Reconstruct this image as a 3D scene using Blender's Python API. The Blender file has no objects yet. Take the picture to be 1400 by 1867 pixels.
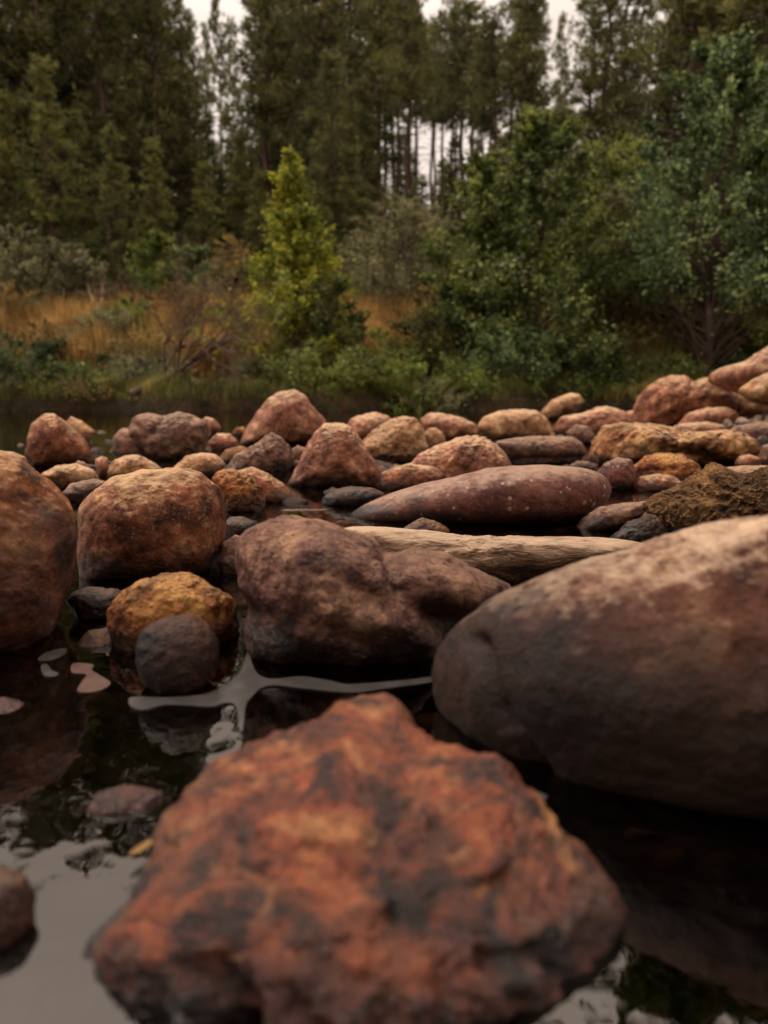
import bpy, math, random
import numpy as np
from math import radians as R
C = bpy.data.collections.new('scene_objects'); bpy.context.scene.collection.children.link(C)
sc = bpy.context.scene
rs = np.random.RandomState(7); random.seed(7)

# ------------------------------------------------------------------ camera
F = 1410.0; CH = 0.40; PITCH = R(9.2)
cd = bpy.data.cameras.new('camera'); cam = bpy.data.objects.new('camera', cd); C.objects.link(cam)
cam.location = (0, 0, CH); cam.rotation_euler = (R(90) - PITCH, 0, 0)
cd.sensor_fit = 'VERTICAL'; cd.sensor_height = 36; cd.lens = 36 * F / 1867.0
cd.clip_start = 0.02; cd.clip_end = 600
cd.dof.use_dof = True; cd.dof.focus_distance = 1.75; cd.dof.aperture_fstop = 2.9
sc.camera = cam
# ------------------------------------------------------------------ world, sun, exposure
SUN_EL, SUN_AZ = 62, 305          # azimuth clockwise from +Y
w = bpy.data.worlds.new('World'); sc.world = w; w.use_nodes = True
nt = w.node_tree; N = nt.nodes; L = nt.links
for n in list(N): N.remove(n)
out = N.new('ShaderNodeOutputWorld'); bg = N.new('ShaderNodeBackground')
sky = N.new('ShaderNodeTexSky'); sky.sky_type = 'NISHITA'; sky.sun_disc = False
sky.sun_elevation = R(SUN_EL); sky.sun_rotation = R(SUN_AZ); sky.dust_density = 4; sky.air_density = 1.5
hs = N.new('ShaderNodeHueSaturation'); hs.inputs['Saturation'].default_value = 0.25
tc = N.new('ShaderNodeTexCoord'); sx = N.new('ShaderNodeSeparateXYZ')
mr = N.new('ShaderNodeMapRange'); mr.inputs['From Min'].default_value = 0.38; mr.inputs['From Max'].default_value = 0.75
mr.inputs['To Min'].default_value = 11.5; mr.inputs['To Max'].default_value = 30.0
cl = N.new('ShaderNodeTexNoise'); cl.inputs['Scale'].default_value = 3.0; cl.inputs['Detail'].default_value = 4
cm = N.new('ShaderNodeMapRange'); cm.inputs['To Min'].default_value = .75; cm.inputs['To Max'].default_value = 1.25
mm = N.new('ShaderNodeMath'); mm.operation = 'MULTIPLY'
cc = N.new('ShaderNodeVectorMath'); cc.operation = 'SCALE'; cc.inputs[0].default_value = (1.0, 0.845, 0.735)
mx = N.new('ShaderNodeMix'); mx.data_type = 'RGBA'; mx.inputs['Factor'].default_value = 0.85
L.new(sky.outputs[0], hs.inputs['Color']); L.new(tc.outputs['Generated'], sx.inputs[0]); L.new(sx.outputs['Z'], mr.inputs['Value'])
L.new(tc.outputs['Generated'], cl.inputs['Vector']); L.new(cl.outputs[0], cm.inputs['Value'])
L.new(mr.outputs[0], mm.inputs[0]); L.new(cm.outputs[0], mm.inputs[1]); L.new(mm.outputs[0], cc.inputs['Scale'])
L.new(hs.outputs[0], mx.inputs['A']); L.new(cc.outputs[0], mx.inputs['B']); L.new(mx.outputs['Result'], bg.inputs['Color'])
bg.inputs['Strength'].default_value = 0.085; L.new(bg.outputs[0], out.inputs[0])
sd = bpy.data.lights.new('sun', 'SUN'); sd.energy = 1.5; sd.angle = R(12); sd.color = (1, .92, .82)
so = bpy.data.objects.new('sun', sd); C.objects.link(so)
so.rotation_euler = (R(90 - SUN_EL), 0, R(180 - SUN_AZ)); so.location = (0, 0, 30)
sc.view_settings.view_transform = 'Standard'; sc.view_settings.look = 'None'
sc.view_settings.exposure = 0.2; sc.view_settings.gamma = 1
cy = sc.cycles; cy.max_bounces = 6; cy.diffuse_bounces = 3; cy.glossy_bounces = 3; cy.transmission_bounces = 4
cy.transparent_max_bounces = 10; cy.caustics_reflective = False; cy.caustics_refractive = False
try: cy.use_denoising = True; cy.denoiser = 'OPENIMAGEDENOISE'
except Exception: pass

# ------------------------------------------------------------------ helpers
def ray(px, py):
    a = (px - 700) / F; b = (933.5 - py) / F; c, s = math.cos(PITCH), math.sin(PITCH)
    return np.array([a, c + b * s, -s + b * c])
def on_z(px, py, z=0.0):
    d = ray(px, py); t = (z - CH) / d[2]; return np.array([0, 0, CH]) + d * t
def at_y(px, py, y):
    d = ray(px, py); return np.array([0, 0, CH]) + d * (y / d[1])

_p = np.random.RandomState(3).permutation(256); _p = np.concatenate([_p, _p, _p])
_g = np.random.RandomState(4).normal(size=(256, 3)); _g /= np.linalg.norm(_g, axis=1)[:, None]
def perlin(P):
    i = np.floor(P).astype(int); f = P - i; i &= 255; u = f * f * f * (f * (f * 6 - 15) + 10)
    r = 0
    for dx in (0, 1):
        wx = u[:, 0] if dx else 1 - u[:, 0]
        for dy in (0, 1):
            wy = u[:, 1] if dy else 1 - u[:, 1]
            for dz in (0, 1):
                wz = u[:, 2] if dz else 1 - u[:, 2]
                h = _p[_p[_p[(i[:, 0] + dx)] + (i[:, 1] + dy)] + (i[:, 2] + dz)]
                r = r + wx * wy * wz * ((_g[h] * (f - [dx, dy, dz])).sum(1))
    return r * 1.5
def fbm(P, o=5, ridged=False, gain=.5):
    s = 0; a = 1.
    for k in range(o):
        n = perlin(P * 2.03 ** k + k * 17.3)
        s = s + a * ((.5 - np.abs(n)) * 1.2 if ridged else n); a *= gain
    return s
def mesh_from(name, V, Fc, mat, smooth=False, parent=None, loc=None):
    """V (n,3); Fc (m,k) faces of one size"""
    V = np.asarray(V, dtype=np.float32); Fc = np.asarray(Fc, dtype=np.int32)
    me = bpy.data.meshes.new(name); k = Fc.shape[1]
    me.vertices.add(len(V)); me.vertices.foreach_set('co', V.ravel())
    me.loops.add(Fc.size); me.loops.foreach_set('vertex_index', Fc.ravel())
    me.polygons.add(len(Fc)); me.polygons.foreach_set('loop_start', np.arange(0, Fc.size, k, dtype=np.int32))
    try: me.polygons.foreach_set('loop_total', np.full(len(Fc), k, dtype=np.int32))
    except Exception: pass
    me.update(calc_edges=True)
    if smooth: me.polygons.foreach_set('use_smooth', np.ones(len(Fc), dtype=bool))
    if mat: me.materials.append(mat)
    o = bpy.data.objects.new(name, me); C.objects.link(o)
    if loc is not None: o.location = loc
    if parent: o.parent = parent
    return o
def tag(o, label=None, cat=None, group=None, kind=None):
    if label: o['label'] = label
    if cat: o['category'] = cat
    if group: o['group'] = group
    if kind: o['kind'] = kind
    return o
def empty(name, loc, rz=0):
    o = bpy.data.objects.new(name, None); C.objects.link(o); o.location = loc; o.rotation_euler = (0, 0, rz)
    o.empty_display_size = .2; return o
def copy_tree(o, parent=None):
    c = o.copy(); C.objects.link(c)
    if parent: c.parent = parent
    for ch in list(o.children): copy_tree(ch, c)
    return c
_ico = {}
def ico(level):
    if level in _ico: return _ico[level]
    t = (1 + 5 ** .5) / 2
    V = np.array([(-1,t,0),(1,t,0),(-1,-t,0),(1,-t,0),(0,-1,t),(0,1,t),(0,-1,-t),(0,1,-t),(t,0,-1),(t,0,1),(-t,0,-1),(-t,0,1)], float)
    Fc = np.array([(0,11,5),(0,5,1),(0,1,7),(0,7,10),(0,10,11),(1,5,9),(5,11,4),(11,10,2),(10,7,6),(7,1,8),(3,9,4),(3,4,2),(3,2,6),(3,6,8),(3,8,9),(4,9,5),(2,4,11),(6,2,10),(8,6,7),(9,8,1)])
    V /= np.linalg.norm(V, axis=1)[:, None]
    for _ in range(level):
        E = np.concatenate([Fc[:, [0, 1]], Fc[:, [1, 2]], Fc[:, [2, 0]]]); E.sort(axis=1)
        U, inv = np.unique(E, axis=0, return_inverse=True); inv = inv.ravel()
        M = V[U[:, 0]] + V[U[:, 1]]; M /= np.linalg.norm(M, axis=1)[:, None]
        n = len(V); m = len(Fc); a, b, c = inv[:m] + n, inv[m:2*m] + n, inv[2*m:] + n
        V = np.concatenate([V, M])
        Fc = np.concatenate([np.stack([Fc[:,0], a, c], 1), np.stack([Fc[:,1], b, a], 1), np.stack([Fc[:,2], c, b], 1), np.stack([a, b, c], 1)])
    _ico[level] = (V, Fc); return _ico[level]

# ------------------------------------------------------------------ materials
class NB:
    def __init__(s, name):
        s.m = bpy.data.materials.new(name); s.m.use_nodes = True; s.t = s.m.node_tree; s.N = s.t.nodes; s.L = s.t.links
        s.b = s.N['Principled BSDF']; s.o = s.N['Material Output']
    def new(s, t, **k):
        n = s.N.new(t)
        for a, v in k.items(): setattr(n, a, v)
        return n
    def inp(s, n, key, v):
        if isinstance(v, bpy.types.NodeSocket): s.L.new(v, n.inputs[key])
        else: n.inputs[key].default_value = v
    def noise(s, vec, scale, detail=6, rough=.6, dist=0, four=False):
        n = s.new('ShaderNodeTexNoise'); s.inp(n, 'Vector', vec); n.inputs['Scale'].default_value = scale
        n.inputs['Detail'].default_value = detail; n.inputs['Roughness'].default_value = rough; n.inputs['Distortion'].default_value = dist
        return n.outputs[0]
    def ramp(s, v, stops):
        n = s.new('ShaderNodeValToRGB'); s.inp(n, 0, v); e = n.color_ramp.elements
        while len(e) < len(stops): e.new(.5)
        for i, (p, c) in enumerate(stops):
            e[i].position = p; e[i].color = (c[0], c[1], c[2], 1) if hasattr(c, '__len__') else (c, c, c, 1)
        return n.outputs[0]
    def mr(s, v, a, b, c=0., d=1., smooth=True):
        n = s.new('ShaderNodeMapRange', interpolation_type='SMOOTHSTEP' if smooth else 'LINEAR')
        s.inp(n, 'Value', v); n.inputs['From Min'].default_value = a; n.inputs['From Max'].default_value = b
        n.inputs['To Min'].default_value = c; n.inputs['To Max'].default_value = d; return n.outputs[0]
    def math(s, op, a, b=0.0):
        n = s.new('ShaderNodeMath', operation=op); s.inp(n, 0, a); s.inp(n, 1, b); return n.outputs[0]
    def mix(s, f, a, b, blend='MIX'):
        n = s.new('ShaderNodeMix', data_type='RGBA', blend_type=blend); s.inp(n, 'Factor', f)
        for k, v in (('A', a), ('B', b)):
            if isinstance(v, (tuple, list)): v = (v[0], v[1], v[2], 1)
            s.inp(n, k, v)
        return n.outputs['Result']
def rockmat(name, dark, mid, mid2, light, top_tone, sc_=9., top_amt=.6, patch=.5, pits=.5, spots=0., veins=0., rough=.7, bump=.6, wet=.05, stretch=(1,1,1), top_thr=.55, wgl=.4, spec=.2, flk=.6, wet_shade_tint=(.30, .25, .24), blotch=0.):
    def adj(c, kk=.70):
        m = sum(c) / 3; return tuple(max(.003, (m + (x - m) * 1.36) * kk * wb_) for x, wb_ in zip(c, (1.09, 1.0, .93)))
    dark, mid, mid2, light, top_tone = [adj(c, k_) for c, k_ in ((tuple(x * .65 for x in dark), .7), (mid, .68), (mid2, .72), (light, .78), (top_tone, .84))]
    b = NB(name); tc = b.new('ShaderNodeTexCoord'); oi = b.new('ShaderNodeObjectInfo'); ge = b.new('ShaderNodeNewGeometry')
    add = b.new('ShaderNodeVectorMath', operation='MULTIPLY_ADD')
    b.L.new(tc.outputs['Object'], add.inputs[0]); add.inputs[1].default_value = stretch
    rv = b.new('ShaderNodeVectorMath', operation='SCALE'); rv.inputs[0].default_value = (37, 19, 53); b.L.new(oi.outputs['Random'], rv.inputs['Scale'])
    b.L.new(rv.outputs[0], add.inputs[2]); v = add.outputs[0]
    n1 = b.noise(v, sc_, 8, .62, .4); col = b.ramp(n1, [(.36, dark), (.46, mid), (.55, mid2), (.67, light)])
    n2 = b.noise(v, sc_ * 7, 6, .7); col = b.mix(.75, col, b.ramp(n2, [(.32, .22), (.5, .5), (.68, .80)]), 'OVERLAY')
    n0 = b.noise(v, sc_ * .45, 3, .5, .5); col = b.mix(.8, col, b.ramp(n0, [(.32, .30), (.5, .5), (.68, .72)]), 'OVERLAY')
    n3 = b.noise(v, sc_ * 1.9, 9, .7, .8); pm = b.math('MULTIPLY', b.mr(n3, .52, .64), patch); col = b.mix(pm, col, light)
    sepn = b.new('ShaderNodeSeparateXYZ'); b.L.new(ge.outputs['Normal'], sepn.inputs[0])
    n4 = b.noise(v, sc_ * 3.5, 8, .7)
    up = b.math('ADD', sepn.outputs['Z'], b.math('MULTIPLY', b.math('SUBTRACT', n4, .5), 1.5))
    dm = b.math('MULTIPLY', b.mr(up, top_thr, top_thr + .55), top_amt); col = b.mix(dm, col, top_tone)  # paler tone mixed in on upward-facing surfaces
    n5 = b.noise(v, sc_ * 11, 4, .6); pt = b.mr(n5, .60, .70); col = b.mix(b.math('MULTIPLY', pt, pits), col, tuple(x * .3 for x in dark))
    n6 = b.noise(v, sc_ * 24, 3, .6); col = b.mix(b.math('MULTIPLY', b.mr(n6, .62, .69), flk), col, light)
    if blotch:
        nb = b.noise(v, sc_ * 1.15, 7, .62, .7); col = b.mix(b.math('MULTIPLY', b.mr(nb, .50, .60), blotch), col, tuple(x * .8 for x in dark))
        ng = b.noise(v, sc_ * .8, 5, .6, .3); col = b.mix(b.math('MULTIPLY', b.mr(ng, .54, .64), .5 if blotch > .8 else .12), col, (.32, .09, .035), 'MIX')
    if veins:
        n7 = b.noise(v, sc_ * 1.3, 5, .6, 1.2); vv = b.math('ABSOLUTE', b.math('SUBTRACT', n7, .5))
        col = b.mix(b.math('MULTIPLY', b.mr(vv, .0, .022, 1., 0.), veins), col, tuple(x * .45 for x in dark))
    hadd = 0.
    if spots:
        vo = b.new('ShaderNodeTexVoronoi'); b.L.new(v, vo.inputs['Vector']); vo.inputs['Scale'].default_value = 36
        sp = b.new('ShaderNodeSeparateColor'); b.L.new(vo.outputs['Color'], sp.inputs[0])
        keep = b.math('MULTIPLY', b.mr(sp.outputs[0], .12, .16), b.mr(b.noise(v, 7, 2), .28, .42))
        rad = b.math('ADD', b.math('MULTIPLY', sp.outputs[1], .26), .04); d = b.math('SUBTRACT', vo.outputs['Distance'], rad)
        d = b.math('ADD', d, b.math('MULTIPLY', b.noise(v, 120, 4), .34))
        disc = b.mr(d, .1, .16, 1., 0.); core = b.mr(d, .0, .06, .7, 1.)
        col = b.mix(b.math('MULTIPLY', b.math('MULTIPLY', disc, core), b.math('MULTIPLY', keep, spots)), col, (.42, .29, .22))
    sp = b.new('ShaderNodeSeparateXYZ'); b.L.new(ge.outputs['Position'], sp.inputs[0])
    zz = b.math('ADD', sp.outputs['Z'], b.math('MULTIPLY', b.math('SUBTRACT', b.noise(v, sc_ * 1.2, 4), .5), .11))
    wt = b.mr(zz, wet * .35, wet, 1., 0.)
    col = b.mix(wt, col, b.mix(1., col, wet_shade_tint, 'MULTIPLY'))  # waterline wetness; on the big boulder the same tint paints shade
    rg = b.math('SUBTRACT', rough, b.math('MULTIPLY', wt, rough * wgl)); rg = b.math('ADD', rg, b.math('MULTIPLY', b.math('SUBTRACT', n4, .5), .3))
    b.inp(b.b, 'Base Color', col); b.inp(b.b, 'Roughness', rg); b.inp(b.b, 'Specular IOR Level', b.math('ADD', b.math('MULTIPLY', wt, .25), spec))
    h = b.math('ADD', b.math('MULTIPLY', n2, .7), b.math('MULTIPLY', n4, .8)); h = b.math('SUBTRACT', h, b.math('MULTIPLY', pt, .25))
    h = b.math('ADD', h, b.math('MULTIPLY', n6, .18))
    bp = b.new('ShaderNodeBump'); b.inp(bp, 'Height', h); bp.inputs['Strength'].default_value = bump; bp.inputs['Distance'].default_value = .05 / sc_ * 1.6
    b.L.new(bp.outputs[0], b.b.inputs['Normal'])
    return b.m
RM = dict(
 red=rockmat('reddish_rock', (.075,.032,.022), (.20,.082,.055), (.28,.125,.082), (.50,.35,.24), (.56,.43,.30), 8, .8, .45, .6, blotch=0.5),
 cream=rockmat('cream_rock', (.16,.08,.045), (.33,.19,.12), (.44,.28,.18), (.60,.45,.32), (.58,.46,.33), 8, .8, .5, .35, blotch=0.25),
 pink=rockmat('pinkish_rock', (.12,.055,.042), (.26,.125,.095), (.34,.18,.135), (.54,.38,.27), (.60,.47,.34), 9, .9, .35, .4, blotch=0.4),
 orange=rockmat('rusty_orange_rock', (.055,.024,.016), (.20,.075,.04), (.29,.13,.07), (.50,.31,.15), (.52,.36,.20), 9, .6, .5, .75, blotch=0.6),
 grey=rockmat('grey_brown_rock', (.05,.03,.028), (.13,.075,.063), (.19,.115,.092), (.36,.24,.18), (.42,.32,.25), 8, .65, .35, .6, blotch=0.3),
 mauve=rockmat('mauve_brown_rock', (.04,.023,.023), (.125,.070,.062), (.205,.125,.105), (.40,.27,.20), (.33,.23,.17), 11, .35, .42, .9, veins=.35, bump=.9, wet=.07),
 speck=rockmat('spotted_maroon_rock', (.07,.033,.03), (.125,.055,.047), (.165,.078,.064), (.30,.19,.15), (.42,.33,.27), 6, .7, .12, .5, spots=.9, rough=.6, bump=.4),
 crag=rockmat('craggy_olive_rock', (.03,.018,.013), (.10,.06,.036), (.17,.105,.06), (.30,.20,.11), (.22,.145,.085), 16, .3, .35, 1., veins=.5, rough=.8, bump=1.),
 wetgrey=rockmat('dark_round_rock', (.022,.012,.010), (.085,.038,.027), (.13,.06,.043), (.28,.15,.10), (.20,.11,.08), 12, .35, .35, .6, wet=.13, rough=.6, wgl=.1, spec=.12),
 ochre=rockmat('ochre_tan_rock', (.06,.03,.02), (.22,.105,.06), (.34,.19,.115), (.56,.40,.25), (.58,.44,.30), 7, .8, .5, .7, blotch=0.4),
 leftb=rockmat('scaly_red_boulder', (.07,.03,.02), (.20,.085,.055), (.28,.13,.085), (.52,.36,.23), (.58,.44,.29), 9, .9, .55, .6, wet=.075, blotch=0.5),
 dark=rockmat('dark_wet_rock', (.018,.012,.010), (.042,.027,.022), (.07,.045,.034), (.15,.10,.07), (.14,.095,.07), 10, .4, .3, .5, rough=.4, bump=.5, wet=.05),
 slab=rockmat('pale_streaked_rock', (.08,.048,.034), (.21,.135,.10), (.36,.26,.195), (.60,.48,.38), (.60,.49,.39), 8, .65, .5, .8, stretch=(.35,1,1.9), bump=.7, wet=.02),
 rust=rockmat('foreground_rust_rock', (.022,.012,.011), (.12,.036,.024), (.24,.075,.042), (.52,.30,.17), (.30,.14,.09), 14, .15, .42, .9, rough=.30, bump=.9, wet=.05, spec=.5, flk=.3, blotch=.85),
 big=rockmat('smooth_brown_boulder', (.055,.028,.024), (.125,.060,.046), (.18,.092,.068), (.30,.19,.135), (.60,.49,.39), 6.5, 1., .3, .5, rough=.62, bump=.5, veins=.1, wet=.27, top_thr=.62, wgl=-.1, spec=.08, flk=.45, wet_shade_tint=(.13, .105, .10)),  # tall dark lower band is shade put into the colour
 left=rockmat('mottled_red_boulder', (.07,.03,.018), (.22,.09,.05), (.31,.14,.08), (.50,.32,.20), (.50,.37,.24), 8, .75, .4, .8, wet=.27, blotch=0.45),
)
def simple(name, stops, scale=6, rough=.9, det=6, island=0., transl=0., spec=.2, stretch=None, bump=0, coord='Object', stops_k=1.):
    b = NB(name); tc = b.new('ShaderNodeTexCoord'); v = tc.outputs[coord]
    if stretch:
        mp = b.new('ShaderNodeMapping'); b.L.new(v, mp.inputs[0]); mp.inputs['Scale'].default_value = stretch; v = mp.outputs[0]
    f = b.noise(v, scale, det, .6)
    if island:
        ge = b.new('ShaderNodeNewGeometry'); oi = b.new('ShaderNodeObjectInfo')
        f = b.math('ADD', f, b.math('MULTIPLY', b.math('SUBTRACT', ge.outputs['Random Per Island'], .5), island))
        f = b.math('ADD', f, b.math('MULTIPLY', b.math('SUBTRACT', oi.outputs['Random'], .5), .14))
    col = b.ramp(f, stops); b.inp(b.b, 'Base Color', col); b.b.inputs['Roughness'].default_value = rough
    b.b.inputs['Specular IOR Level'].default_value = spec
    if bump:
        bp = b.new('ShaderNodeBump'); b.inp(bp, 'Height', f); bp.inputs['Strength'].default_value = bump; b.L.new(bp.outputs[0], b.b.inputs['Normal'])
    if transl:
        t = b.new('ShaderNodeBsdfTranslucent'); b.inp(t, 'Color', col); ms = b.new('ShaderNodeMixShader'); ms.inputs[0].default_value = transl
        b.L.new(b.b.outputs[0], ms.inputs[1]); b.L.new(t.outputs[0], ms.inputs[2]); b.L.new(ms.outputs[0], b.o.inputs[0])
    return b.m
def leafmat(name, a, b_, c, scale=2.5, isl=.35, k=1.9):
    a, b_, c = [(q[0] * k * 1.06, q[1] * k, q[2] * k * .85) for q in (a, b_, c)]
    return simple(name, [(.3, a), (.5, b_), (.72, c)], scale, .6, 3, island=isl, transl=.4, spec=.35)
LM = dict(
 yellowgreen=leafmat('yellow_green_leaves', (.035,.05,.008), (.11,.135,.018), (.25,.24,.03), 1.5, .35, 1.9),
 green=leafmat('mid_green_leaves', (.018,.026,.008), (.055,.075,.020), (.15,.165,.045), 1.3, .4, 2.3),
 bluegreen=leafmat('blue_green_leaves', (.014,.024,.010), (.044,.066,.028), (.125,.155,.065), 1.3, .4, 2.8),
 olive=leafmat('olive_grey_leaves', (.03,.032,.018), (.08,.078,.042), (.17,.16,.085), 2, .35, 2.),
 dkgreen=leafmat('dark_green_leaves', (.010,.016,.006), (.03,.042,.012), (.08,.09,.022), 2, .35, 2.),
 bright=leafmat('bright_green_leaves', (.025,.04,.008), (.07,.10,.018), (.14,.17,.035)),
 ochre=leafmat('ochre_leaves', (.045,.032,.012), (.13,.09,.03), (.26,.18,.06), 1.5, .4, 1.6),
 needle=leafmat('pine_needles', (.014,.016,.007), (.040,.044,.017), (.10,.098,.032), .5, .35, 2.5),
 needle2=leafmat('young_pine_needles', (.018,.022,.009), (.048,.056,.019), (.12,.12,.035), .5, .35, 2.6),
 drygrass=leafmat('dry_grass', (.07,.045,.016), (.20,.115,.042), (.38,.25,.10), 1.6, .45, 2.0),
 grass=leafmat('green_grass', (.028,.028,.009), (.07,.068,.02), (.14,.125,.038), 1.2, .35, 2.7),
)
BARK = simple('pine_bark', [(.3, (.045,.028,.02)), (.6, (.13,.08,.06)), (.8, (.24,.155,.115))], 5, .95, stretch=(3, 3, .6), bump=.5)
TWIG = simple('dry_twig', [(.3, (.06,.035,.026)), (.7, (.19,.115,.08))], 8, .9)
PALEWOOD = simple('bleached_wood', [(.3, (.24,.14,.08)), (.7, (.50,.32,.20))], 8, .9, stretch=(3, 3, .5))

# ------------------------------------------------------------------ terrain
def ss(a, b, x): t = np.clip((x - a) / (b - a), 0, 1); return t * t * (3 - 2 * t)
def edge_y(x): return 12.9 + .35 * np.sin(x * .9 + 1) + .25 * np.sin(x * 2.3) + .02 * x
def ground(x, y):
    x = np.asarray(x, float); y = np.asarray(y, float)
    P = np.stack([x.ravel(), y.ravel(), np.zeros(x.size)], 1)
    n = fbm(P * .7, 3).reshape(x.shape); n2 = fbm(P * 4., 3).reshape(x.shape)
    bed = -.26 + .18 * ss(2.4, 3.6, y) * (1 - ss(6, 8, y)) + .025 * n2
    bed = bed + .42 * ss(1.0, 3.6, x - .12 * y) * ss(3.2, 5.5, y) * (1 - ss(9, 11, y)) - .35 * ss(9, 11, y)
    bed = bed + 2.6 * ss(-.75, -3.2, y) + .5 * np.clip(-3.2 - y, 0, 40)  # unseen rise added behind the camera to block low sky light
    e = y - edge_y(x)
    bank = -.45 + .75 * ss(-.25, .5, e) + 1.35 * ss(.2, 5.5, e) + .22 * np.clip(e - 5, 0, 90) + .12 * n * ss(0, 2, e) + .05 * n2 * ss(0, 1, e)
    k = ss(-.3, .1, e); return bed * (1 - k) + np.maximum(bank, bed) * k
def grid(name, xs, ys, zf, mat, smooth=True):
    X, Y = np.meshgrid(xs, ys); Z = zf(X, Y); V = np.stack([X.ravel(), Y.ravel(), Z.ravel()], 1)
    nx, ny = len(xs), len(ys); i = (np.arange(ny - 1)[:, None] * nx + np.arange(nx - 1)[None]).ravel()
    return mesh_from(name, V, np.stack([i, i + 1, i + nx + 1, i + nx], 1), mat, smooth)
def spread(lo, hi, a, b, step, g=1.12):
    m = list(np.arange(a, b, step)); l = []; p = a; s = step
    while p > lo: s *= g; p -= s; l.append(p)
    r = []; p = m[-1]; s = step
    while p < hi: s *= g; p += s; r.append(p)
    return np.array(l[::-1] + m + r)
gb = NB('river_ground'); ge = gb.new('ShaderNodeNewGeometry'); sp = gb.new('ShaderNodeSeparateXYZ'); gb.L.new(ge.outputs['Position'], sp.inputs[0])
n = gb.noise(ge.outputs['Position'], 3, 8, .7); vo = gb.new('ShaderNodeTexVoronoi'); gb.L.new(ge.outputs['Position'], vo.inputs['Vector']); vo.inputs['Scale'].default_value = 22
c1 = gb.ramp(n, [(.3, (.012,.010,.006)), (.5, (.035,.025,.014)), (.75, (.085,.05,.028))])
c1 = gb.mix(.5, c1, gb.mix(1., c1, vo.outputs['Color'], 'MULTIPLY'))
c2 = gb.ramp(n, [(.3, (.012,.009,.004)), (.5, (.035,.025,.010)), (.75, (.06,.05,.015))])
gb.inp(gb.b, 'Base Color', gb.mix(gb.mr(sp.outputs['Z'], .0, .4), c1, c2)); gb.b.inputs['Roughness'].default_value = 1.; gb.b.inputs['Specular IOR Level'].default_value = .05
bp = gb.new('ShaderNodeBump'); gb.inp(bp, 'Height', vo.outputs['Distance']); bp.inputs['Strength'].default_value = .6; bp.inputs['Distance'].default_value = .03; gb.L.new(bp.outputs[0], gb.b.inputs['Normal'])
o = grid('riverbank_terrain', spread(-140, 140, -9, 9, .12), spread(-60, 200, -3, 19, .1), ground, gb.m); tag(o, kind='structure')

# water
def seg_dist(X, Y, line):
    d = np.full(X.shape, 1e9)
    for (a, b) in zip(line[:-1], line[1:]):
        ab = b - a; t = np.clip(((X - a[0]) * ab[0] + (Y - a[1]) * ab[1]) / (ab @ ab + 1e-12), 0, 1)
        d = np.minimum(d, np.hypot(X - a[0] - t * ab[0], Y - a[1] - t * ab[1]))
    return d
wb = NB('river_water'); wb.N.remove(wb.b)
g = wb.new('ShaderNodeBsdfGlossy'); g.inputs['Roughness'].default_value = .015; g.inputs['Color'].default_value = (1, .93, .87, 1)
tr = wb.new('ShaderNodeBsdfTransparent'); tr.inputs['Color'].default_value = (.20, .155, .10, 1)
fr = wb.new('ShaderNodeFresnel'); fr.inputs['IOR'].default_value = 1.7
ms = wb.new('ShaderNodeMixShader'); wb.L.new(fr.outputs[0], ms.inputs[0]); wb.L.new(tr.outputs[0], ms.inputs[1]); wb.L.new(g.outputs[0], ms.inputs[2]); wb.L.new(ms.outputs[0], wb.o.inputs[0])
tc = wb.new('ShaderNodeTexCoord'); n = wb.noise(tc.outputs['Object'], 5, 3, .5); n2 = wb.noise(tc.outputs['Object'], 22, 2, .5)
bp = wb.new('ShaderNodeBump'); wb.inp(bp, 'Height', wb.math('ADD', n, wb.math('MULTIPLY', n2, .15))); bp.inputs['Strength'].default_value = .12; bp.inputs['Distance'].default_value = .03
wb.L.new(bp.outputs[0], g.inputs['Normal']); wb.L.new(bp.outputs[0], fr.inputs['Normal'])
o = grid('river_water', spread(-60, 60, -.6, .6, .1, 1.2), spread(-5, 13.9, .4, 1.4, .1, 1.2), lambda X, Y: X * 0, wb.m); tag(o, kind='structure')

# ------------------------------------------------------------------ rocks
def star(poly, n=360):
    P = np.array(poly, float); A = P; B = np.roll(P, -1, 0); cr = A[:,0]*B[:,1]-B[:,0]*A[:,1]; a = cr.sum()/2
    cx = ((A[:,0]+B[:,0])*cr).sum()/(6*a); cyy = ((A[:,1]+B[:,1])*cr).sum()/(6*a)
    Rr = np.zeros(n)
    for i in range(n):
        th = 2*math.pi*i/n; d = np.array([math.cos(th), math.sin(th)]); best = 0
        for p, q in zip(A, B):
            e = q - p; den = d[0]*e[1]-d[1]*e[0]
            if abs(den) < 1e-9: continue
            r = p - (cx, cyy); t = (r[0]*e[1]-r[1]*e[0])/den; s = (r[0]*d[1]-r[1]*d[0])/den
            if t > 0 and -1e-6 <= s <= 1+1e-6: best = max(best, t)
        Rr[i] = best
    k = np.exp(-(np.arange(-9, 10)/3.6)**2); k /= k.sum(); Rr = np.convolve(np.concatenate([Rr[-9:], Rr, Rr[:9]]), k, 'valid')
    return cx, cyy, Rr
RI = [0]
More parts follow.
